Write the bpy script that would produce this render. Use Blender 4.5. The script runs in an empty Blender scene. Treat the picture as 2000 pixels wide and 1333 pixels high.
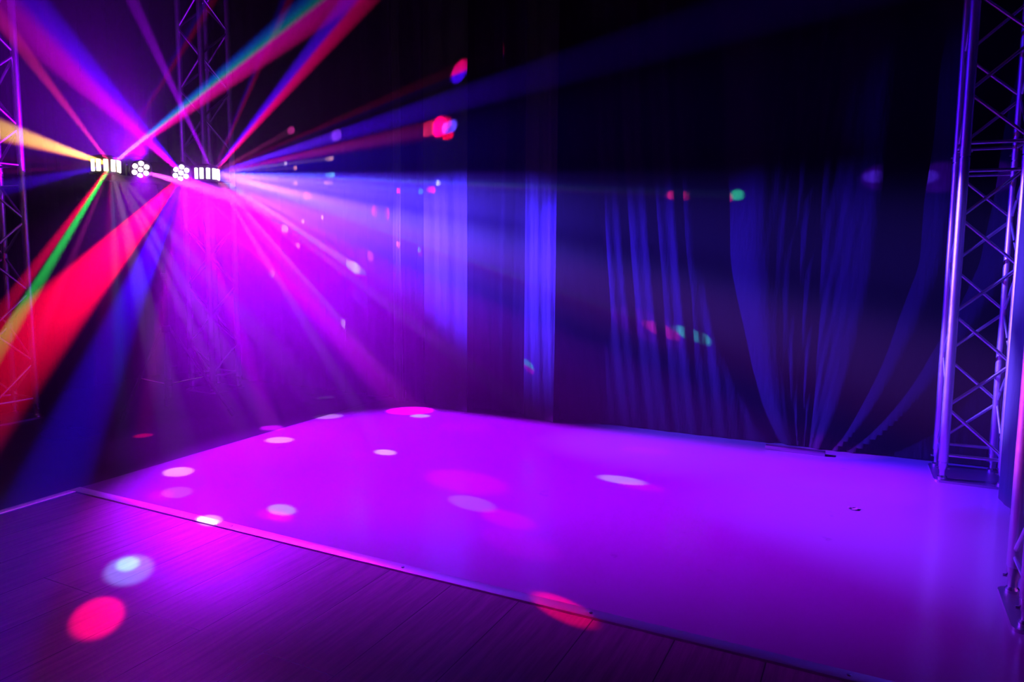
import bpy, bmesh, math, random
from mathutils import Vector, Matrix

random.seed(7)
sc = bpy.context.scene
COL = sc.collection
PI = math.pi

# ------------------------------------------------------------------ camera
# world axes follow the room: +X along the back curtain (to the right),
# +Y towards the back curtain.  The camera stands at the origin, 1.3 m up.
FPX, CX, CY, CAM_H = 1420.0, 1000.0, 640.0, 1.30
YAW = math.atan2(0.447214, 0.894427)
PITCH = math.atan(0.1053)
ROLL = 0.0070
_f0 = Vector((-math.sin(YAW), math.cos(YAW), 0))
_r0 = Vector((math.cos(YAW), math.sin(YAW), 0))
FW = _f0 * math.cos(PITCH) - Vector((0, 0, 1)) * math.sin(PITCH)
_u0 = _f0 * math.sin(PITCH) + Vector((0, 0, 1)) * math.cos(PITCH)
UPV = _u0 * math.cos(ROLL) - _r0 * math.sin(ROLL)
RTV = _u0 * math.sin(ROLL) + _r0 * math.cos(ROLL)
CAM = Vector((0, 0, CAM_H))
cd = bpy.data.cameras.new('camera')
cam = bpy.data.objects.new('camera', cd)
COL.objects.link(cam)
cam.matrix_world = Matrix((
    (RTV.x, UPV.x, -FW.x, CAM.x), (RTV.y, UPV.y, -FW.y, CAM.y),
    (RTV.z, UPV.z, -FW.z, CAM.z), (0, 0, 0, 1)))
cd.sensor_width = 36.0
cd.lens = FPX / 2000.0 * 36.0
cd.shift_y = -(666.5 - CY) / 2000.0
cd.clip_start = 0.02
sc.camera = cam


def ray(px, py):
    return FW + RTV * ((px - CX) / FPX) - UPV * ((py - CY) / FPX)


def at(px, py, d):
    """point seen at a pixel, d metres in front of the camera"""
    r = ray(px, py)
    return CAM + r * (d / r.dot(_f0))


def on_floor(px, py, z=0.0):
    r = ray(px, py)
    return CAM + r * ((z - CAM_H) / r.z)


def on_back(px, py, v=5.02):
    r = ray(px, py)
    return CAM + r * (v / r.y)


# ------------------------------------------------------------------ exposure, haze
sc.view_settings.view_transform = 'Standard'
sc.view_settings.look = 'None'
sc.view_settings.exposure = 0.0
sc.view_settings.gamma = 1.0
sc.view_settings.use_curve_mapping = False
sc.cycles.volume_bounces = 0
sc.cycles.max_bounces = 4
sc.cycles.diffuse_bounces = 0
sc.cycles.glossy_bounces = 3
sc.cycles.use_light_tree = True
sc.cycles.sample_clamp_direct = 80.0
sc.cycles.sample_clamp_indirect = 4.0

HAZE = 0.024
HAZE_CLOUD = 0.18
world = bpy.data.worlds.new('hall_air')
sc.world = world
world.use_nodes = True
wn = world.node_tree.nodes
wl = world.node_tree.links
wn.clear()
wo = wn.new('ShaderNodeOutputWorld')
wb = wn.new('ShaderNodeBackground')
wb.inputs[0].default_value = (0, 0, 0, 1)
wb.inputs[1].default_value = 0
wv = wn.new('ShaderNodeVolumeScatter')
wv.inputs['Color'].default_value = (1, 1, 1, 1)
wv.inputs['Density'].default_value = HAZE
wv.inputs['Anisotropy'].default_value = 0.15
# thin everywhere, thicker where the haze machine's cloud hangs around the lights
wg = wn.new('ShaderNodeNewGeometry')
wd = wn.new('ShaderNodeVectorMath')
wd.operation = 'DISTANCE'
wd.inputs[1].default_value = (-4.1, 3.9, 1.7)
wm = wn.new('ShaderNodeMapRange')
wm.interpolation_type = 'SMOOTHERSTEP'
wm.inputs['From Min'].default_value = 0.3
wm.inputs['From Max'].default_value = 2.9
wm.inputs['To Min'].default_value = HAZE_CLOUD
wm.inputs['To Max'].default_value = HAZE
wl.new(wg.outputs['Position'], wd.inputs[0])
wl.new(wd.outputs['Value'], wm.inputs['Value'])
wl.new(wm.outputs[0], wv.inputs['Density'])
world.cycles.volume_step_size = 0.6
wl.new(wb.outputs[0], wo.inputs['Surface'])
wl.new(wv.outputs[0], wo.inputs['Volume'])


# ------------------------------------------------------------------ helpers
class MB:
    """collects shapes into one mesh, in coordinates relative to org"""
    def __init__(self, org=(0, 0, 0)):
        self.bm = bmesh.new()
        self.o = Vector(org)

    def grid(self, rows, close=False):
        vs = [[self.bm.verts.new(Vector(p) - self.o) for p in r] for r in rows]
        for a, b in zip(vs[:-1], vs[1:]):
            n = len(a)
            for i in range(n if close else n - 1):
                j = (i + 1) % n
                try:
                    self.bm.faces.new((a[i], a[j], b[j], b[i]))
                except ValueError:
                    pass
        return vs

    def tube(self, p0, p1, r, n=16, r1=None, cap=True):
        p0, p1 = Vector(p0), Vector(p1)
        d = (p1 - p0).normalized()
        a = d.orthogonal().normalized()
        b = d.cross(a)
        r1 = r if r1 is None else r1
        rows = []
        for p, rr in ((p0, r), (p1, r1)):
            rows.append([p + (a * math.cos(2 * PI * i / n) + b * math.sin(2 * PI * i / n)) * rr for i in range(n)])
        vs = self.grid(rows, True)
        if cap:
            self.bm.faces.new(vs[0][::-1])
            self.bm.faces.new(vs[1])
        return self

    def lathe(self, base, axis, prof, n=20):
        base, d = Vector(base), Vector(axis).normalized()
        a = d.orthogonal().normalized()
        b = d.cross(a)
        rows = [[base + d * h + (a * math.cos(2 * PI * i / n) + b * math.sin(2 * PI * i / n)) * max(r, 1e-4)
                 for i in range(n)] for r, h in prof]
        vs = self.grid(rows, True)
        self.bm.faces.new(vs[0][::-1])
        self.bm.faces.new(vs[-1])
        return self

    def box(self, c, s, ax=None, bev=0.0):
        c = Vector(c)
        ax = ax or (Vector((1, 0, 0)), Vector((0, 1, 0)), Vector((0, 0, 1)))
        v = []
        for k in (-1, 1):
            for j in (-1, 1):
                for i in (-1, 1):
                    v.append(self.bm.verts.new(c - self.o + ax[0] * (i * s[0] / 2) + ax[1] * (j * s[1] / 2) + ax[2] * (k * s[2] / 2)))
        fs = [self.bm.faces.new([v[q] for q in f]) for f in
              ((0, 2, 3, 1), (4, 5, 7, 6), (0, 1, 5, 4), (2, 6, 7, 3), (0, 4, 6, 2), (1, 3, 7, 5))]
        if bev:
            es = list({e for f in fs for e in f.edges})
            bmesh.ops.bevel(self.bm, geom=es, offset=bev, segments=2, affect='EDGES', profile=0.5)
        return self

    def prism(self, pts, z0, z1):
        lo = [self.bm.verts.new(Vector((p[0], p[1], z0)) - self.o) for p in pts]
        hi = [self.bm.verts.new(Vector((p[0], p[1], z1)) - self.o) for p in pts]
        n = len(pts)
        self.bm.faces.new(lo[::-1])
        self.bm.faces.new(hi)
        for i in range(n):
            j = (i + 1) % n
            self.bm.faces.new((lo[i], lo[j], hi[j], hi[i]))
        return self

    def path(self, pts, r, n=10):
        pts = [Vector(p) for p in pts]
        rows = []
        for i, p in enumerate(pts):
            d = (pts[min(i + 1, len(pts) - 1)] - pts[max(i - 1, 0)]).normalized()
            a = Vector((0, 0, 1)).cross(d)
            a = a.normalized() if a.length > 1e-3 else d.orthogonal().normalized()
            b = d.cross(a)
            rows.append([p + (a * math.cos(2 * PI * k / n) + b * math.sin(2 * PI * k / n)) * r for k in range(n)])
        vs = self.grid(rows, True)
        self.bm.faces.new(vs[0][::-1])
        self.bm.faces.new(vs[-1])
        return self

    def build(self, name, mat, parent=None, loc=None, smooth=True):
        bmesh.ops.recalc_face_normals(self.bm, faces=self.bm.faces)
        me = bpy.data.meshes.new(name)
        self.bm.to_mesh(me)
        self.bm.free()
        if smooth:
            for p in me.polygons:
                p.use_smooth = True
            try:
                me.set_sharp_from_angle(angle=math.radians(32))
            except Exception:
                pass
        me.materials.append(mat)
        o = bpy.data.objects.new(name, me)
        COL.objects.link(o)
        if parent is not None:
            o.parent = parent
        if loc is not None:
            o.location = loc
        return o


def tag(o, label=None, cat=None, group=None, kind=None):
    if label:
        o['label'] = label
    if cat:
        o['category'] = cat
    if group:
        o['group'] = group
    if kind:
        o['kind'] = kind
    return o


def empty(name, loc, label, cat, group=None):
    o = bpy.data.objects.new(name, None)
    o.empty_display_size = 0.1
    COL.objects.link(o)
    o.location = loc
    return tag(o, label, cat, group)


def new_mat(name):
    m = bpy.data.materials.new(name)
    m.use_nodes = True
    nt = m.node_tree
    return m, nt, nt.nodes['Principled BSDF']


def noise_into(nt, b, scale, sock, lo, hi, stretch=None, detail=4):
    tc = nt.nodes.new('ShaderNodeTexCoord')
    mp = nt.nodes.new('ShaderNodeMapping')
    if stretch:
        mp.inputs['Scale'].default_value = stretch
    nz = nt.nodes.new('ShaderNodeTexNoise')
    nz.inputs['Scale'].default_value = scale
    nz.inputs['Detail'].default_value = detail
    mr = nt.nodes.new('ShaderNodeMapRange')
    mr.inputs['To Min'].default_value = lo
    mr.inputs['To Max'].default_value = hi
    nt.links.new(tc.outputs['Object'], mp.inputs['Vector'])
    nt.links.new(mp.outputs[0], nz.inputs['Vector'])
    nt.links.new(nz.outputs['Fac'], mr.inputs['Value'])
    nt.links.new(mr.outputs[0], b.inputs[sock])
    return nz


def bump_from(nt, b, src, strength, dist):
    bp = nt.nodes.new('ShaderNodeBump')
    bp.inputs['Strength'].default_value = strength
    bp.inputs['Distance'].default_value = dist
    nt.links.new(src, bp.inputs['Height'])
    nt.links.new(bp.outputs[0], b.inputs['Normal'])


# ------------------------------------------------------------------ materials
def mat_plain(name, col, rough, metal=0.0, nz=None):
    m, nt, b = new_mat(name)
    b.inputs['Base Color'].default_value = (*col, 1)
    b.inputs['Roughness'].default_value = rough
    b.inputs['Metallic'].default_value = metal
    if nz:
        noise_into(nt, b, nz, 'Roughness', rough * 0.85, min(1, rough * 1.2))
    return m


M_alu = mat_plain('aluminium', (0.86, 0.86, 0.88), 0.40, 1.0, 40)
M_steel = mat_plain('bright_steel', (0.75, 0.75, 0.77), 0.25, 1.0, 60)
M_plate = mat_plain('steel_plate', (0.55, 0.55, 0.57), 0.42, 1.0, 25)
M_black_metal = mat_plain('black_powder_coat', (0.03, 0.03, 0.034), 0.4, 0.0, 60)
M_rubber = mat_plain('black_rubber', (0.015, 0.015, 0.016), 0.7, 0.0, 80)
M_wall = mat_plain('black_paint', (0.008, 0.008, 0.009), 0.9, 0.0, 10)
M_paper = mat_plain('paper', (0.7, 0.68, 0.65), 0.8, 0.0, 30)


def mat_cloth(name, col, scale=260.0):
    m, nt, b = new_mat(name)
    b.inputs['Base Color'].default_value = (*col, 1)
    b.inputs['Roughness'].default_value = 0.85
    b.inputs['Specular IOR Level'].default_value = 0.15
    nz = noise_into(nt, b, 9.0, 'Roughness', 0.75, 0.95, (1, 1, 0.4))
    n2 = nt.nodes.new('ShaderNodeTexNoise')
    n2.inputs['Scale'].default_value = 14.0
    n2.inputs['Detail'].default_value = 5.0
    tc = nt.nodes.new('ShaderNodeTexCoord')
    mp = nt.nodes.new('ShaderNodeMapping')
    mp.inputs['Scale'].default_value = (2.2, 2.2, 0.45)
    nt.links.new(tc.outputs['Object'], mp.inputs['Vector'])
    nt.links.new(mp.outputs[0], n2.inputs['Vector'])
    bump_from(nt, b, n2.outputs['Fac'], 0.35, 0.02)
    return m


M_black_cloth = mat_cloth('black_stage_cloth', (0.08, 0.08, 0.085))
M_deep_cloth = mat_cloth('dense_black_molton', (0.02, 0.02, 0.021))
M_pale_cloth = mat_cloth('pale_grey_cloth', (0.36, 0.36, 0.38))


def mat_vinyl():
    m, nt, b = new_mat('pale_dance_vinyl')
    b.inputs['Base Color'].default_value = (0.62, 0.62, 0.64, 1)
    b.inputs['Specular IOR Level'].default_value = 0.85
    nz = noise_into(nt, b, 3.0, 'Roughness', 0.17, 0.23, None, 5)
    # faint scuffs
    n2 = nt.nodes.new('ShaderNodeTexNoise')
    n2.inputs['Scale'].default_value = 5.0
    n2.inputs['Detail'].default_value = 8.0
    n2.inputs['Roughness'].default_value = 0.7
    cr = nt.nodes.new('ShaderNodeValToRGB')
    cr.color_ramp.elements[0].position = 0.27
    cr.color_ramp.elements[0].color = (0.42, 0.42, 0.44, 1)
    cr.color_ramp.elements[1].position = 0.36
    cr.color_ramp.elements[1].color = (0.62, 0.62, 0.64, 1)
    tc = nt.nodes.new('ShaderNodeTexCoord')
    nt.links.new(tc.outputs['Object'], n2.inputs['Vector'])
    nt.links.new(n2.outputs['Fac'], cr.inputs[0])
    nt.links.new(cr.outputs[0], b.inputs['Base Color'])
    return m


def mat_wood():
    m, nt, b = new_mat('oak_planks')
    N, L = nt.nodes, nt.links
    tc = N.new('ShaderNodeTexCoord')
    # planks run along Y, 0.2925 wide: turn so that brick rows follow X
    mp = N.new('ShaderNodeMapping')
    mp.inputs['Rotation'].default_value = (0, 0, PI / 2)
    L.new(tc.outputs['Object'], mp.inputs['Vector'])
    br = N.new('ShaderNodeTexBrick')
    br.offset = 0.5
    br.inputs['Scale'].default_value = 1.0
    br.inputs['Brick Width'].default_value = 2.6
    br.inputs['Row Height'].default_value = 0.2925
    br.inputs['Mortar Size'].default_value = 0.0022
    br.inputs['Mortar Smooth'].default_value = 0.1
    br.inputs['Color1'].default_value = (0.50, 0.43, 0.36, 1)
    br.inputs['Color2'].default_value = (0.42, 0.36, 0.30, 1)
    br.inputs['Mortar'].default_value = (0.05, 0.04, 0.035, 1)
    off = N.new('ShaderNodeVectorMath')
    off.operation = 'ADD'
    off.inputs[1].default_value = (1.64, 0.2925 * 20 - 2.0895, 0)   # joints at v=1.64, seams at u=-2.09
    # after a +90 degree turn about z: (x, y) -> (-y, x)
    L.new(mp.outputs[0], off.inputs[0])
    L.new(off.outputs[0], br.inputs['Vector'])
    gm = N.new('ShaderNodeMapping')
    gm.inputs['Scale'].default_value = (22, 1.3, 1)
    L.new(tc.outputs['Object'], gm.inputs['Vector'])
    gn = N.new('ShaderNodeTexNoise')
    gn.inputs['Scale'].default_value = 2.2
    gn.inputs['Detail'].default_value = 8
    gn.inputs['Roughness'].default_value = 0.65
    L.new(gm.outputs[0], gn.inputs['Vector'])
    cr = N.new('ShaderNodeValToRGB')
    cr.color_ramp.elements[0].position = 0.35
    cr.color_ramp.elements[0].color = (0.55, 0.55, 0.55, 1)
    cr.color_ramp.elements[1].position = 0.65
    cr.color_ramp.elements[1].color = (1, 1, 1, 1)
    L.new(gn.outputs['Fac'], cr.inputs[0])
    mx = N.new('ShaderNodeMix')
    mx.data_type = 'RGBA'
    mx.blend_type = 'MULTIPLY'
    mx.inputs['Factor'].default_value = 1.0
    L.new(br.outputs['Color'], mx.inputs['A'])
    L.new(cr.outputs[0], mx.inputs['B'])
    L.new(mx.outputs['Result'], b.inputs['Base Color'])
    b.inputs['Roughness'].default_value = 0.45
    bump_from(nt, b, gn.outputs['Fac'], 0.12, 0.004)
    return m


def mat_lens(name, col, strength):
    m, nt, b = new_mat(name)
    b.inputs['Base Color'].default_value = (0.8, 0.8, 0.8, 1)
    b.inputs['Roughness'].default_value = 0.15
    b.inputs['Emission Color'].default_value = (*col, 1)
    b.inputs['Emission Strength'].default_value = strength
    m.cycles.emission_sampling = 'NONE'
    return m


M_dark_floor = mat_plain('dark_floor_sheet', (0.04, 0.04, 0.042), 0.38, 0.0, 4)
M_vinyl = mat_vinyl()
M_wood = mat_wood()
M_lens_warm = mat_lens('lit_lens_warm', (1.0, 0.85, 0.55), 5)
M_lens_white = mat_lens('lit_lens_white', (1.0, 0.95, 1.0), 5)
M_lens_pink = mat_lens('lit_lens_pink', (1.0, 0.72, 1.0), 5)

# ------------------------------------------------------------------ room shell
X0, X1, Y0, Y1, ZC = -6.9, 1.7, -2.2, 5.55, 4.3
EA = 2.335      # wood edge (front of the metal strip)
EAo = 2.392
EB = -3.765
EBo = -3.822


def struct(o):
    o['kind'] = 'structure'
    return o


m = MB()
m.prism([(EBo, EAo), (X1, EAo), (X1, Y1), (EBo, Y1)], -0.12, 0.0)
struct(m.build('floor', M_vinyl, smooth=False))
m = MB()
m.prism([(X0, Y0), (EBo, Y0), (EBo, Y1), (X0, Y1)], -0.12, 0.0)
struct(m.build('floor_dark', M_dark_floor, smooth=False))
m = MB()
m.prism([(EB + 0.007, Y0), (X1, Y0), (X1, EA - 0.007), (EB + 0.007, EA - 0.007)], -0.12, 0.0)
struct(m.build('floor_wood', M_wood, smooth=False))
m = MB()
m.prism([(EBo, Y0), (X1, Y0), (X1, EAo), (EBo, EAo)], -0.16, -0.12)
struct(m.build('floor_base', M_wall, smooth=False))
m = MB()
m.box(((EB + X1) / 2 - 0.028, (EA + EAo) / 2, -0.0575), (X1 - EB + 0.056, EAo - EA, 0.125), None, 0.002)
strip_a = struct(m.build('trim_1', M_alu))
m = MB()
m.box(((EB + EBo) / 2, (Y0 + EA) / 2 - 0.001, -0.0575), (EB - EBo, EA - Y0 - 0.002, 0.125), None, 0.002)
strip_b = struct(m.build('trim_2', M_alu))
for px, py in ((785, 1112), (1157, 1196), (1658, 1322), (428, 1040)):
    p = on_floor(px, py)
    s = MB()
    s.lathe((p.x, (EA + EAo) / 2, 0.0045), (0, 0, 1), [(0.008, 0), (0.0075, 0.002), (0.004, 0.0032)], 14)
    s.build('screw', M_steel, strip_a)

for nm, c, s in (('wall_back', ((X0 + X1) / 2, Y1 + 0.05, ZC / 2), (X1 - X0 + 0.2, 0.1, ZC)),
                 ('wall_left', (X0 - 0.05, (Y0 + Y1) / 2, ZC / 2), (0.1, Y1 - Y0, ZC)),
                 ('wall_right', (X1 + 0.05, (Y0 + Y1) / 2, ZC / 2), (0.1, Y1 - Y0, ZC)),
                 ('wall_front', ((X0 + X1) / 2, Y0 - 0.05, ZC / 2), (X1 - X0 + 0.2, 0.1, ZC)),
                 ('ceiling', ((X0 + X1) / 2, (Y0 + Y1) / 2, ZC + 0.05), (X1 - X0 + 0.2, Y1 - Y0 + 0.2, 0.1))):
    m = MB()
    m.box(c, s)
    struct(m.build(nm, M_wall, smooth=False))


# ------------------------------------------------------------------ curtains
def hang(name, p0, p1, disp, mat, label, cat='curtain', z0=0.004, z1=4.1, nu=120, nz=60, th=0.006, group=None):
    """a hanging cloth between two floor points; disp(s, z) pushes it out along its normal"""
    p0, p1 = Vector(p0), Vector(p1)
    d = (p1 - p0)
    ln = d.length
    d.normalize()
    n = Vector((d.y, -d.x, 0))
    m = MB((p0.x, p0.y, 0))
    front, back = [], []
    for j in range(nz + 1):
        z = z0 + (z1 - z0) * j / nz
        front.append([p0 + d * (ln * i / nu) + n * disp(ln * i / nu, z) + Vector((0, 0, z)) for i in range(nu + 1)])
        back.append([p - n * th for p in front[-1]])
    vf, vb = m.grid(front), m.grid(back)
    # close the rim
    for j in range(nz):
        for k in (0, nu):
            m.bm.faces.new((vf[j][k], vf[j + 1][k], vb[j + 1][k], vb[j][k]))
    for i in range(nu):
        for k in (0, nz):
            m.bm.faces.new((vf[k][i], vf[k][i + 1], vb[k][i + 1], vb[k][i]))
    o = m.build(name, mat, None, (p0.x, p0.y, 0))
    return tag(o, label, cat, group)


def folds(amp, lam, ph=0.0, lean=0.0):
    def f(s, z):
        q = s + lean * z + 0.02 * math.sin(1.7 * z + ph)
        a = amp * (0.75 + 0.25 * math.sin(2.3 * s + ph))
        return a * math.sin(2 * PI * q / lam + ph) + 0.35 * a * math.sin(2 * PI * q / (lam * 0.43) + 2 * ph + 0.4 * z)
    return f


def ux(px):      # where a pixel column meets the back cloth at mid height
    return on_back(px, 600, 5.06).x


S0 = ux(1580)


def _band(px):
    return (on_back(px, 500, 5.06).x - S0)


# swooping folds: (from, to, slope) across the cloth at head height
SW = [(_band(1330), _band(1352), 0.05), (_band(1352), _band(1402), -0.62), (_band(1402), _band(1478), 0.50), (_band(1478), _band(1575), -0.16),
      (_band(1575), _band(1612), -0.10), (_band(1612), _band(1705), 0.36), (_band(1705), _band(1768), -0.55), (_band(1768), _band(1842), 0.42),
      (_band(1842), _band(1900), -0.5), (_band(1900), _band(1980), 0.4), (_band(1980), _band(2050), -0.5)]
_T0, _T1, _TN = -2.6, 3.2, 1160
_tab = [0.0]
for i_ in range(_TN):
    q_ = _T0 + (_T1 - _T0) * (i_ + 0.5) / _TN
    v_ = 0.0
    for a_, b_, sl_ in SW:
        if a_ <= q_ < b_:
            v_ = sl_
    _tab.append(_tab[-1] + v_ * (_T1 - _T0) / _TN)
_sm = []
for i_ in range(_TN + 1):
    w_ = _tab[max(0, i_ - 9):i_ + 10]
    _sm.append(sum(w_) / len(w_))


def swag(s, z):
    x = ux(1088) + s
    w = ((z + 0.10) / 1.36) ** 0.5 if z < 1.26 else 1.0 + 0.10 * (z - 1.26)
    q = (x - S0) / w
    f = (q - _T0) / (_T1 - _T0) * _TN
    f = min(max(f, 0), _TN - 1e-3)
    k = int(f)
    v = (_sm[k] * (1 - f + k) + _sm[k + 1] * (f - k)) * min(1.0, 0.45 + 0.45 * z)
    lf = min(1, max(0, (-q - 0.72) / 0.15))          # finer leaning folds on the left part
    xl = x + 0.16 * z - 0.02 * z * z
    v += lf * (0.010 * math.sin(2 * PI * xl / 0.23) + 0.006 * math.sin(2 * PI * xl / 0.10 + 1.3)) * min(1, 0.4 + z * 0.6)
    ct = math.exp(-(q / 0.22) ** 2)                   # fine wrinkles where the cloth is caught up in the middle
    v += ct * (0.006 * math.sin(2 * PI * q / 0.13 + 2.5 * z) + 0.004 * math.sin(2 * PI * (q / 0.07 - z * 1.5)))
    v += 0.004 * math.sin(7 * x + 5 * z) * math.sin(3.1 * z + x)
    return v


hang('swagged_curtain', (ux(1088), 5.13, 0), (1.12, 5.18, 0), swag, M_black_cloth,
     'wide black stage curtain with swooping folds, beside the silver truss on the right', nu=420, nz=120)
hang('black_curtain', (ux(918), 5.13, 0), (ux(1026), 5.13, 0), folds(0.02, 0.22, 0.4), M_deep_cloth,
     'flat dark curtain panel between the widest and the rightmost pale drape strips')
hang('black_curtain', (ux(784), 5.13, 0), (ux(828), 5.13, 0), folds(0.015, 0.16, 1.4), M_deep_cloth,
     'narrow dark curtain panel between the narrow and the widest pale drape strips', nu=60)
hang('black_curtain', (-6.55, 5.22, 0), (ux(768), 5.20, 0), folds(0.04, 0.26, 2.2), M_deep_cloth,
     'dark curtain behind the lit dance light bar, left of all the pale strips', nu=260)
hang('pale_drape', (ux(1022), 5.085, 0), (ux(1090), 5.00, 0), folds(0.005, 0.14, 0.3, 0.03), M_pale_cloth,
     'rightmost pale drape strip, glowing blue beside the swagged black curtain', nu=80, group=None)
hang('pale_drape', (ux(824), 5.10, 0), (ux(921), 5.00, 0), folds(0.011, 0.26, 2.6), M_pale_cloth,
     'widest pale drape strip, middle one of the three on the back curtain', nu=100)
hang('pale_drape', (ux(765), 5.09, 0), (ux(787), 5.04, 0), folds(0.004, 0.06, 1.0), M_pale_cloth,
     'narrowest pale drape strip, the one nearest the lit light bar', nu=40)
hang('side_curtain', (0.655, 4.55, 0), (0.70, 3.40, 0), folds(0.012, 0.3, 0.5), M_black_cloth,
     'dark curtain panel between the two silver trusses at the right edge', nu=80)
hang('left_curtain', (-6.6, -1.5, 0), (-6.55, 5.05, 0), folds(0.05, 0.3, 0.7), M_deep_cloth,
     'dark curtain along the left wall behind the truss at the left edge', nu=220)
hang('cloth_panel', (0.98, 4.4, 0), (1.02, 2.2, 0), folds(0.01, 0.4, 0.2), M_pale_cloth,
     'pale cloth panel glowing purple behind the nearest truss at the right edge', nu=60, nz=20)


# ------------------------------------------------------------------ truss towers
def make_truss(name, cx, cy, yaw, label, group, s=0.288, top=4.05, joint=1.83, pitch=0.56):
    root = empty(name, (cx, cy, 0), label, 'truss', group)
    root.rotation_euler = (0, 0, yaw)
    h = s / 2
    cr, brr = 0.0255, 0.0095
    corners = [(-h, -h), (h, -h), (h, h), (-h, h)]
    # base plate with rounded corners
    e, rr = h + 0.045, 0.035
    pts = []
    for k, (sx, sy) in enumerate(((1, 1), (-1, 1), (-1, -1), (1, -1))):
        for t in range(7):
            a = k * PI / 2 + t / 6 * PI / 2
            pts.append((sx * (e - rr) + rr * math.cos(a), sy * (e - rr) + rr * math.sin(a)))
    MB().prism(pts, 0.0, 0.014).build('base_plate', M_plate, root)
    for (x, y) in corners:
        # conical coupler standing on the plate
        MB().lathe((x, y, 0.014), (0, 0, 1), [(0.026, 0), (0.026, 0.012), (0.017, 0.022), (0.017, 0.05), (0.023, 0.06),
                                              (0.0255, 0.10)], 20).build('coupler', M_steel, root)
        MB().tube((x - 0.034, y, 0.075), (x + 0.034, y, 0.075), 0.006, 10).build('pin', M_steel, root)
        c = MB()
        c.lathe((x, y, 0.114), (0, 0, 1), [(0.024, 0), (cr, 0.003), (cr, joint - 0.114 - 0.05), (0.027, joint - 0.114 - 0.0498),
                                           (0.027, joint - 0.118), (0.022, joint - 0.1175), (0.022, joint - 0.1105),
                                           (0.027, joint - 0.11), (0.027, joint - 0.114 + 0.05), (cr, joint - 0.114 + 0.0502),
                                           (cr, top - 0.114)], 24)
        c.build('chord', M_alu, root)
        MB().tube((x - 0.036, y, joint + 0.03), (x + 0.036, y, joint + 0.03), 0.006, 10).build('pin', M_steel, root)

    def br(a, b):
        MB().tube(a, b, brr, 12).build('brace', M_alu, root)

    for f in range(4):
        (ax, ay), (bx, by) = corners[f], corners[(f + 1) % 4]
        k = 0.9
        mx_, my_ = (ax + bx) / 2, (ay + by) / 2
        ax, ay = mx_ + (ax - mx_) * k, my_ + (ay - my_) * k
        bx, by = mx_ + (bx - mx_) * k, my_ + (by - my_) * k
        for lo, hi, n in ((0.155, joint - 0.075, 6), (joint + 0.075, top - 0.05, 8)):
            br((ax, ay, lo), (bx, by, lo))
            if lo > 1 or f in (0, 2):
                br((ax, ay, hi), (bx, by, hi))
            g = 0.03
            step = (hi - lo) / n
            flip = f % 2
            for i in range(n):
                z0, z1 = lo + i * step + g, lo + (i + 1) * step - g * 0.2
                if (i + flip) % 2:
                    br((ax, ay, z0), (bx, by, z1))
                else:
                    br((bx, by, z0), (ax, ay, z1))
        if f == 0:
            br((ax, ay, 0.15), (-bx + 0.0, -by, 0.15)) if False else None
    return root


def copy_tree(o, parent=None):
    c = o.copy()
    COL.objects.link(c)
    if parent is not None:
        c.parent = parent
        c.matrix_parent_inverse = o.matrix_parent_inverse.copy()
    for ch in [q for q in KIDS.get(o.name, [])]:
        copy_tree(ch, c)
    return c


G = 'truss towers around the dance floor'
t0 = make_truss('truss_tower', 0.537, 4.90, 0.036, 'silver truss tower brightly lit blue-white on the right, standing by the swagged curtain', G)
KIDS = {}
for o in bpy.data.objects:
    if o.parent:
        KIDS.setdefault(o.parent.name, []).append(o)
for (x, y, yw, lab) in ((0.672, 3.10, 0.0, 'nearest truss tower, its pink-lit tube running down the right edge'),
                        (-5.45, 4.74, -0.045, 'purple hazy truss tower standing just behind the lit light bar'),
                        (-5.85, 3.125, 0.0, 'purple truss tower cut by the left edge, crossed by red and green beams')):
    t = copy_tree(t0)
    t.location = (x, y, 0)
    t.rotation_euler = (0, 0, yw)
    t['label'] = lab

# ------------------------------------------------------------------ small things on the floor
pc = on_floor(1665, 995)
m = MB((pc.x, pc.y, 0))
rows = []
for j in range(5):
    rows.append([pc + Vector(((i - 2) * 0.011 + random.uniform(-.003, .003), (j - 2) * 0.008 + random.uniform(-.002, .002),
                              0.003 + random.uniform(0, 0.006))) for i in range(5)])
m.grid(rows)
m.grid([[p - Vector((0, 0, 0.0012)) for p in r] for r in rows])
tag(m.build('paper_scrap', M_paper, None, (pc.x, pc.y, 0), smooth=False), 'tiny crumpled pale paper scrap lying on the dance floor near the right truss', 'scrap')

c0 = on_floor(135, 848)
pts = []
for i in range(70):
    t = i / 69 * 2 * PI * 1.6 + 2.2
    r = 1 + 0.06 * math.sin(3 * t)
    pts.append(c0 + Vector((0.24 * r * math.cos(t), 0.15 * r * math.sin(t), 0.006 + 0.005 * (i / 69))))
for i in range(16):
    pts.append(pts[-1] + Vector((-0.06, 0.02 + 0.01 * math.sin(i), -0.0003)))
tag(MB(c0).path(pts, 0.0045, 8).build('cable', M_rubber, None, c0), 'black cable lying in a loop on the dark floor beside the left truss', 'cable')

q0, q1 = on_floor(1500, 868), on_floor(1614, 882)
q0 = Vector((q0.x, 5.0, 0.0))
q1 = Vector((q1.x, 5.0, 0.0))
m = MB(q0)
m.box((q0 + q1) / 2 + Vector((0, 0, 0.014)), ((q1 - q0).length, 0.05, 0.028), None, 0.004)
tag(m.build('base_weight', M_plate, None, q0), 'flat metal bar lying along the hem of the swagged curtain', 'bar')

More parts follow.
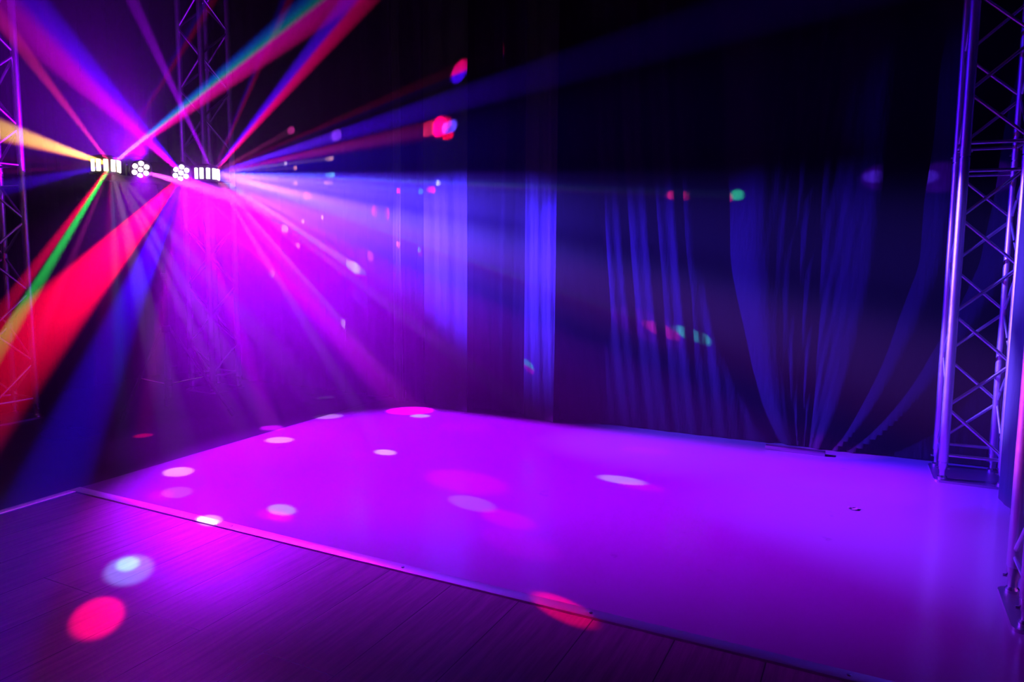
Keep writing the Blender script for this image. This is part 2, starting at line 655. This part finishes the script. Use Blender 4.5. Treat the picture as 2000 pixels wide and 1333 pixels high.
# ------------------------------------------------------------------ tripod stand
BL, BR = at(180, 318, 5.20), at(427, 338, 5.85)
BZ = 1.885
BL.z = BR.z = BZ
BD = (BR - BL).normalized()            # along the bar, towards the back curtain
BN = Vector((BD.y, -BD.x, 0))          # out of the front of the bar, over the dance floor
BC = (BL + BR) / 2
ST = Vector((BC.x, BC.y, 0))
stand = empty('tripod_stand', ST, 'dark tripod stand carrying the lit light bar, legs spread on the floor', 'stand')
m = MB(ST)
m.lathe(ST + Vector((0, 0, 0.16)), (0, 0, 1), [(0.019, 0), (0.019, 0.95), (0.0175, 0.952)], 18)
m.build('pole', M_black_metal, stand)
m = MB(ST)
m.lathe(ST + Vector((0, 0, 1.11)), (0, 0, 1), [(0.0145, 0), (0.0145, 0.63), (0.022, 0.632), (0.022, 0.66)], 18)
m.build('upper_pole', M_black_metal, stand)
for z, r in ((1.06, 0.028), (0.66, 0.034), (0.24, 0.03)):
    MB(ST).lathe(ST + Vector((0, 0, z)), (0, 0, 1), [(0.018, 0), (r, 0.004), (r, 0.05), (0.018, 0.056)], 18).build('collar', M_black_metal, stand)
kn = MB(ST)
kn.tube(ST + Vector((0.02, -0.02, 1.085)), ST + Vector((0.06, -0.05, 1.085)), 0.006, 10)
kn.lathe(ST + Vector((0.055, -0.046, 1.085)), (0.8, -0.6, 0), [(0.01, 0), (0.018, 0.003), (0.018, 0.02), (0.01, 0.024)], 10)
kn.build('knob', M_black_metal, stand)
foot_pts = [on_floor(238, 822), ST + Vector((-0.36, 0.25, 0)), ST + Vector((0.40, 0.26, 0))]
for fp in foot_pts:
    dr = (fp - ST)
    dr.z = 0
    rr = dr.length
    dr.normalize()
    top_ = ST + dr * 0.03 + Vector((0, 0, 0.685))
    bot = ST + dr * rr + Vector((0, 0, 0.014))
    lg = MB(ST).tube(top_, bot, 0.0125, 12).build('leg', M_black_metal, stand)
    MB(ST).tube(bot + (top_ - bot).normalized() * 0.06, bot - Vector((0, 0, 0.006)), 0.017, 12).build('rubber_foot', M_rubber, lg)
    mid = top_.lerp(bot, 0.55)
    MB(ST).tube(ST + dr * 0.03 + Vector((0, 0, 0.265)), mid, 0.007, 8).build('brace', M_steel, stand)

# ------------------------------------------------------------------ light bar
bar = empty('light_bar', (BC.x, BC.y, 0), 'lit four-head light bar on the tripod stand, throwing coloured beams', 'light')
ORG = Vector((BC.x, BC.y, 0))
UP = Vector((0, 0, 1))
AX = (BD, BN, UP)
LEN = (BR - BL).length
m = MB(ORG)
m.box(BC - UP * 0.085, (LEN * 0.96, 0.06, 0.045), AX, 0.006)
bm_ = m.build('cross_bar', M_black_metal, bar)
MB(ORG).lathe(BC - UP * 0.1145, UP, [(0.028, 0), (0.032, 0.002), (0.032, 0.008)], 16).build('mount', M_black_metal, bar)


def along(t):
    return BL + BD * (LEN * t)


def derby(t, lensmat):
    c = along(t)
    h = MB(ORG)
    # flat-backed drum: half-round front, domed lid
    R = 0.088
    prof = []
    for i in range(25):
        a = -PI / 2 + PI * i / 24
        prof.append(c + BD * (R * math.sin(a)) + BN * (R * math.cos(a)) - BN * 0.02)
    back = [c + BD * R - BN * 0.09, c - BD * R - BN * 0.09]
    ring = prof + back
    rows = []
    for z, k in ((-0.066, 0.9), (-0.06, 1.0), (0.056, 1.0), (0.066, 0.86), (0.072, 0.55)):
        rows.append([c + (p - c) * k + UP * z for p in ring])
    vs = h.grid(rows, True)
    h.bm.faces.new(vs[0][::-1])
    h.bm.faces.new(vs[-1])
    hd = h.build('derby_head', M_black_metal, bar)
    for i in range(6):
        a = math.radians(-75 + 30 * i)
        n = BD * math.sin(a) + BN * math.cos(a)
        tn = BD * math.cos(a) - BN * math.sin(a)
        w = MB(ORG)
        w.box(c - BN * 0.02 + n * (R + 0.003) - UP * 0.004, (0.029, 0.014, 0.084), (tn, n, UP), 0.004)
        tag(w.build('lens_window', lensmat, hd), 'glowing white lens window')
    y = MB(ORG)
    y.box(c - UP * 0.072 - BN * 0.02, (0.05, 0.05, 0.014), AX, 0.003)
    y.build('bracket', M_black_metal, hd)
    return c + BN * 0.10 - UP * 0.004


def par(t, tilt, lensmat):
    c = along(t)
    ax = (BN * math.cos(tilt) - UP * math.sin(tilt)).normalized()
    sx = BD
    sy = ax.cross(sx).normalized()
    h = MB(ORG)
    h.lathe(c - ax * 0.085, ax, [(0.05, 0), (0.066, 0.02), (0.074, 0.05), (0.078, 0.125), (0.078, 0.135), (0.070, 0.137), (0.070, 0.118), (0.001, 0.117)], 28)
    hd = h.build('par_head', M_black_metal, bar)
    f = c + ax * 0.033
    for i in range(7):
        o = Vector((0, 0, 0)) if i == 6 else (sx * math.cos(i * PI / 3 + PI / 6) + sy * math.sin(i * PI / 3 + PI / 6)) * 0.046
        MB(ORG).lathe(f + o, ax, [(0.0175, 0), (0.0185, 0.01), (0.015, 0.017), (0.008, 0.0215), (0.001, 0.023)], 16).build('lens', lensmat, hd)['label'] = 'round glowing lens'
    y = MB(ORG)
    for s_ in (-1, 1):
        y.box(c + BD * (s_ * 0.085) - UP * 0.04, (0.006, 0.03, 0.12), AX, 0.001)
    y.box(c - UP * 0.098, (0.176, 0.03, 0.006), AX, 0.001)
    y.build('yoke', M_black_metal, hd)
    return c + ax * 0.09


D1 = derby(0.10, M_lens_warm)
P1 = par(0.34, 0.35, M_lens_pink)
P2 = par(0.66, 0.35, M_lens_white)
D2 = derby(0.90, M_lens_white)
m = MB(ORG)
m.box(BC + UP * 0.0 - BN * 0.01, (0.13, 0.10, 0.10), AX, 0.008)
m.build('control_box', M_black_metal, bar)

# ---- the lamps at the heads, a few of them added
NB = [0]
KB, KD = 0.45, 0.16      # overall level of the beams and of the small spots


def spot(src, tgt, half, color, power, blend=0.3, ramp=None, size=0.012, parent=bar, kind='lamp'):
    """one spot lamp at a head.  half: half-angle in radians.
    ramp: list of (pos, colour) across the beam, pos 0..1 (a colour wheel split across the lens)"""
    src, tgt = Vector(src), Vector(tgt)
    ld = bpy.data.lights.new(kind, 'SPOT')
    ld.energy = power
    ld.color = color
    ld.spot_size = 2 * half
    ld.spot_blend = blend
    ld.shadow_soft_size = size
    o = bpy.data.objects.new(kind, ld)
    COL.objects.link(o)
    d = (tgt - src).normalized()
    z = -d
    view = (src - CAM).normalized()
    x = view.cross(d)
    x = x.normalized() if x.length > 1e-4 else d.orthogonal().normalized()
    y = z.cross(x)
    if parent is not None:
        o.parent = parent
        org = parent.location
    else:
        org = Vector((0, 0, 0))
    o.matrix_local = Matrix(((x.x, y.x, z.x, src.x - org.x), (x.y, y.y, z.y, src.y - org.y),
                             (x.z, y.z, z.z, src.z - org.z), (0, 0, 0, 1)))
    if ramp:
        ld.color = (1, 1, 1)
        ld.use_nodes = True
        nt = ld.node_tree
        em = nt.nodes['Emission']
        tc = nt.nodes.new('ShaderNodeTexCoord')
        sp = nt.nodes.new('ShaderNodeSeparateXYZ')
        mr = nt.nodes.new('ShaderNodeMapRange')
        lim = math.sin(half)
        mr.inputs['From Min'].default_value = -lim
        mr.inputs['From Max'].default_value = lim
        cr = nt.nodes.new('ShaderNodeValToRGB')
        el = cr.color_ramp.elements
        while len(el) > 1:
            el.remove(el[-1])
        el[0].position, el[0].color = ramp[0][0], (*ramp[0][1], 1)
        for p_, c_ in ramp[1:]:
            e_ = el.new(p_)
            e_.color = (*c_, 1)
        nt.links.new(tc.outputs['Normal'], sp.inputs[0])
        nt.links.new(sp.outputs['X'], mr.inputs['Value'])
        nt.links.new(mr.outputs[0], cr.inputs[0])
        nt.links.new(cr.outputs[0], em.inputs['Color'])
    NB[0] += 1
    return o


def beam(src, px, py, d, wpx, color, power, blend=0.35, ramp=None):
    """a beam leaving a head and passing the pixel (px, py) d metres away, wpx wide there"""
    t = at(px, py, d) if d else px
    d = d or (t - CAM).dot(FW)
    ln = (t - src).length
    half = math.atan(wpx / 2 * d / FPX / ln)
    return spot(src, t, half, color or (1, 1, 1), power * KB, blend, ramp)


def dot(src, t, wpx, color, power, ramp=None, blend=0.35):
    t = Vector(t)
    d = (t - CAM).dot(FW)
    half = math.atan(wpx / 2 * d / FPX / (t - src).length)
    return spot(src, t, half, color, power * KD, blend, ramp)


RED, GRN, BLU, BLK = (1, 0.0, 0.06), (0.02, 1, 0.12), (0.05, 0.0, 1), (0, 0, 0)
MAG, VIO, WHT, PNK = (1, 0.0, 0.75), (0.42, 0.005, 1), (0.9, 0.9, 1), (1, 0.02, 0.3)

def wash(src, tgt, half, color, power, blend, even, cuts):
    """a can with light shaped in its shader: evened over the floor, with made-up doors.
    doors: (a, b, softness): light is kept on the lower side of the plane through the lamp and a, b"""
    src = Vector(src)
    o = spot(src, tgt, math.radians(half), color, power, blend, [(0, color), (1, color)])
    R3 = o.matrix_basis.to_3x3().transposed()
    nt = o.data.node_tree
    N, L = nt.nodes, nt.links
    em = N['Emission']
    tc = N.new('ShaderNodeTexCoord')

    def dotn(v):
        v = R3 @ Vector(v)
        n = N.new('ShaderNodeVectorMath')
        n.operation = 'DOT_PRODUCT'
        n.inputs[1].default_value = v
        L.new(tc.outputs['Normal'], n.inputs[0])
        return n.outputs['Value']

    def math_(op, a, b_):
        n = N.new('ShaderNodeMath')
        n.operation = op
        for k, q in ((0, a), (1, b_)):
            if isinstance(q, (int, float)):
                n.inputs[k].default_value = q
            else:
                L.new(q, n.inputs[k])
        return n.outputs[0]

    lvl = math_('POWER', math_('MAXIMUM', dotn((0, 0, -1)), 0.28), -even)
    for p, q, soft in cuts:
        n = (Vector(p) - src).cross(Vector(q) - src).normalized()
        if n.z > 0:
            n = -n
        mr = N.new('ShaderNodeMapRange')
        mr.interpolation_type = 'SMOOTHSTEP'
        mr.inputs['From Min'].default_value = 0.0
        mr.inputs['From Max'].default_value = soft
        L.new(dotn(n), mr.inputs['Value'])
        lvl = math_('MULTIPLY', lvl, mr.outputs[0])
    L.new(lvl, em.inputs['Strength'])
    return o


wash(P2, on_floor(1000, 950), 40, (0.34, 0.0008, 1), 900, 0.4, 2.12,
     [((-3.4, 5.03, 0.02), (0.4, 5.10, 0.0), 0.06), ((0.6, 4.9, 0.10), (0.7, 2.2, 0.10), 0.05),
      (on_floor(560, 1310), on_floor(1900, 1560), 0.26)])
spot(P1, on_floor(260, 1140), math.radians(27), (0.40, 0.0, 1), 130, 0.9)
spot(D2 + BN * 0.02, at(800, 545, 5.25), math.radians(11), (0.08, 0.026, 1), 2200, 1.0)
# an added narrow pink lamp that brightens the nearest truss
spot(P1, (0.53, 3.24, 0.70), math.radians(3.4), (0.8, 0.06, 0.9), 9000, 0.9)
# added wide lamps, standing in for light scattered through the haze round the bar
spot(P2 + BN * 0.04, P2 + BN * 2 - UP * 0.6, math.radians(60), (0.42, 0.0, 1), 20, 0.8)
spot(P1 + BN * 0.04 + UP * 0.12, P1 - BN * 1.2 + UP * 1.0 - BD * 0.6, math.radians(66), (0.28, 0.0, 1), 300, 0.9)
spot(P2, on_floor(440, 850), math.radians(24), (0.36, 0.0, 1), 240, 0.8)
beam(P1, on_back(640, 570), None, None, 150, (.6, .06, 1), 150, .7)  # added pale beam, imitates the light trail beside the left can
# blue-white washes along the back curtain and on to the right truss
spot(D2 + BN * 0.02, on_back(880, 490, 5.0), math.radians(20), (0.05, 0.02, 1), 2200, 1.0)
spot(D2 + BN * 0.02, on_back(1400, 560, 4.85), math.radians(13), (0.03, 0.006, 1), 2600, 0.7)
spot(D2 + BN * 0.03, (0.62, 4.68, 1.30), math.radians(5), (0.10, 0.045, 1), 14000, 0.9)
spot(D2 + BN * 0.03, (0.55, 4.75, 0.62), math.radians(4.5), (0.14, 0.07, 1), 20000, 0.9)
spot(D2 + BN * 0.03, (0.60, 4.70, 2.2), math.radians(8), (0.02, 0.0, 1), 900, 0.9)
spot(D2 + BN * 0.03, on_floor(1760, 935), math.radians(6), (0.03, 0.0, 1), 4500, 0.9)

# beams of the left derby
beam(D1, -20, 248, 4.6, 52, None, 9000, .3, [(0, (1, .0, .0)), (.25, (1, .45, .05)), (.8, (1, .5, .08)), (1, (1, 0, .1))])
beam(D1, -5, 650, 4.4, 64, None, 9000, .25, [(.0, GRN), (.40, GRN), (.45, BLK), (.52, BLK), (.57, RED), (1, RED)])
beam(D1, 40, 90, 4.8, 26, (1, .02, .2), 9000)
beam(D1, 150, 165, 5.2, 8, (1, .0, .4), 1500)
beam(D1, 400, 18, 5.2, 22, None, 4000, .3, [(.0, BLU), (.45, BLU), (.55, RED), (1, RED)])
beam(D1, 640, 0, 4.6, 78, None, 14000, .3, [(0, (0, 0, .6)), (.2, (0, .1, .8)), (.38, (0, .35, .35)), (.5, (.8, 0, .5)), (1, (.9, .0, .2))])
beam(D1, 0, 310, 4.8, 7, RED, 1800)
beam(D1, 0, 336, 4.8, 10, (1, .0, .3), 1500)
beam(D1, 30, 362, 4.8, 30, (.06, .0, 1), 2500)
beam(D1, 105, 590, 4.6, 20, (1, .02, .6), 2500)
beam(D1, 270, 440, 4.8, 8, (1, .0, .8), 1000)
# beams of the right derby and cans
beam(D2, 700, 0, 5.0, 60, None, 14000, .3, [(0, (.05, 0, 1)), (.42, (.1, .0, 1)), (.55, (.9, 0, .2)), (1, (.9, 0, .12))])
beam(P2, 20, 0, 3.8, 130, None, 12000, .4, [(0, (.5, 0, .35)), (.45, (.5, 0, .6)), (.65, (.08, .0, 1)), (1, (.04, 0, .9))])
beam(D2, 258, 0, 5.2, 26, (.4, .0, 1), 13000)
beam(D2, 560, 0, 5.0, 24, None, 4000, .3, [(0, BLU), (.4, BLU), (.5, (.8, 0, .3)), (1, RED)])
beam(D2, 1330, 65, 4.4, 100, (.06, .0, 1), 15000, .6)
beam(D2, on_back(840, 252), None, None, 40, (1, .0, .12), 5000, .6)
beam(D2, on_back(1690, 346, 5.06), None, None, 60, (.16, .0, 1), 5000, .5)
beam(D2, on_back(783, 480), None, None, 12, (1, .0, .35), 2500)
beam(P2 + BN * .03, on_back(1160, 603, 5.0), None, None, 60, (.35, .0, 1), 2600, .7)
beam(P2, on_back(1530, 850, 5.0), None, None, 80, (.35, .0, 1), 5500, .7)
beam(P2, on_back(830, 835, 4.9), None, None, 80, (.7, .0, 1), 17000, .7)
beam(P2, 535, 850, 5.2, 50, (.65, .0, 1), 11000, .7)
beam(P2, 285, 820, 5.0, 36, (1, .0, .15), 3500, .5)
beam(P2, 90, 980, 1.9, 160, (.03, .0, 1), 130000, .5)
beam(P2, -40, 775, 2.9, 185, (1, .0, .04), 75000, .4)
# pale core of the haze right under the right-hand derby
spot(D2 + BN * 0.02, at(960, 520, 4.5), math.radians(12.5), (0.08, 0.024, 1), 5200, 1.0)

bpy.context.view_layer.update()
DG = bpy.context.evaluated_depsgraph_get()


def on_cloth(px, py):
    """the point of the hangings seen at a pixel"""
    o = CAM.copy()
    d = ray(px, py).normalized()
    for _ in range(12):
        ok, loc, nor, idx, ob, mw = sc.ray_cast(DG, o, d)
        if not ok:
            break
        if ob.name.split('.')[0] in ('swagged_curtain', 'black_curtain', 'pale_drape'):
            return loc
        o = loc + d * 0.002
    return on_back(px, py, 5.05)


# spots of the derbies on the cloth and on the floor
for px, py, w, c, pw in ((898, 140, 40, None, 4500), (838, 252, 30, (1, .02, .1), 2500), (880, 248, 26, (.1, .05, 1), 7000),
                         (873, 266, 16, (1, .0, .02), 6000), (777, 373, 12, (1, 0, .1), 4000), (822, 374, 13, (.05, 1, .25), 9000),
                         (845, 371, 15, (1, 0, .08), 5000), (855, 358, 12, (.6, .6, 1), 4000), (735, 413, 24, (1, 0, .4), 16000),
                         (790, 479, 10, (.1, 1, 1), 5000), (778, 478, 10, (1, .1, .4), 5000), (818, 487, 9, (.1, 1, 1), 9000),
                         (722, 500, 20, (1, .1, .4), 12000), (1322, 382, 36, (1, .02, .12), 14000), (1440, 381, 44, (.05, 1, .35), 14000),
                         (1285, 643, 48, (1, .02, .15), 12000), (1338, 650, 44, (.05, 1, .5), 12000), (1710, 345, 50, (.1, .03, 1), 22000),
                         (1033, 717, 20, None, 2500), (693, 523, 20, (.7, .8, 1), 22000), (672, 633, 12, (1, .7, .7), 16000),
                         (568, 255, 14, (1, .05, .5), 14000), (656, 265, 22, (.3, .05, 1), 14000), (647, 342, 10, (.2, .8, 1), 16000),
                         (557, 320, 8, (1, .7, .9), 20000), (700, 580, 22, (.15, .02, 1), 12000), (598, 382, 16, (1, .1, .5), 14000),
                         (577, 358, 5, (1, .3, .3), 20000), (630, 425, 6, (1, .5, .6), 20000), (592, 433, 6, (1, .4, .7), 20000),
                         (543, 390, 6, (1, .5, .7), 20000), (640, 357, 5, (1, .3, .3), 20000), (645, 310, 5, (1, .4, .4), 20000),
                         (577, 328, 5, (1, .3, .2), 20000), (582, 480, 6, (1, .4, .8), 20000)):
    rp = None
    if c is None and px < 1000:
        rp = [(0, (1, 0, .1)), (.5, (1, 0, .3)), (.6, (.05, 0, 1)), (1, (.05, 0, 1))]
    elif c is None:
        rp = [(0, (.05, 1, .4)), (.45, (.05, 1, .4)), (.55, (1, 0, .2)), (1, (1, 0, .2))]
    dot(D2, on_cloth(px, py), max(8, w * (0.5 if px > 1090 else 1)), c or (1, 1, 1), pw * (1.3 if px < 760 else 2.2 if px > 1090 else 1), rp)
for px, py, w, c, pw in ((555, 447, 16, (.8, .85, 1), 26000), (530, 535, 14, (1, .85, .9), 26000)):
    dot(D2, on_cloth(px, py), w, c, pw * 0.8)

for px, py, w, c, pw, rp in (
        (636, 777, 30, (1, .8, .4), 2600, None), (640, 814, 48, (1, .6, .7), 3000, None), (820, 813, 32, (.6, 1, .2), 3800, None),
        (905, 834, 90, (1, 0, .6), 1200, None), (545, 860, 50, (1, .6, .8), 4500, None), (752, 884, 38, (1, .8, .9), 6000, None),
        (690, 888, 50, (1, 0, .5), 700, None), (348, 922, 60, (1, .5, .6), 5500, None), (315, 968, 56, (1, .0, .4), 2200, None),
        (346, 962, 60, (.25, .2, 1), 2200, None), (550, 996, 50, (.3, .9, 1), 5000, None), (548, 1010, 46, (1, 0, .15), 9000, None),
        (920, 983, 70, (.6, .5, 1), 2600, None), (990, 1014, 80, (1, 0, .5), 7000, None), (1260, 880, 56, (1, 0, .5), 3500, None),
        (1213, 938, 52, (.9, .9, 1), 8000, None), (1252, 951, 50, (1, 0, .5), 8000, None), (1098, 1190, 80, (1, 0, .06), 42000, None),
        (190, 1205, 105, (1, 0, .12), 8000, None), (252, 1112, 96, (.2, .3, 1), 3200, None), (250, 1102, 46, (.2, .8, .9), 5200, None), (905, 940, 130, (1, 0, .6), 5000, None), (1010, 1060, 110, (1, 0, .7), 2500, None),
        (410, 1017, 46, (1, .6, .9), 9000, None)):  # this last spot is added to imitate a glint on the metal strip
    dot(D1 if px < 700 else D2, on_floor(px, py), w, c, pw * 0.6, rp, 0.5)
print('lamps', NB[0])
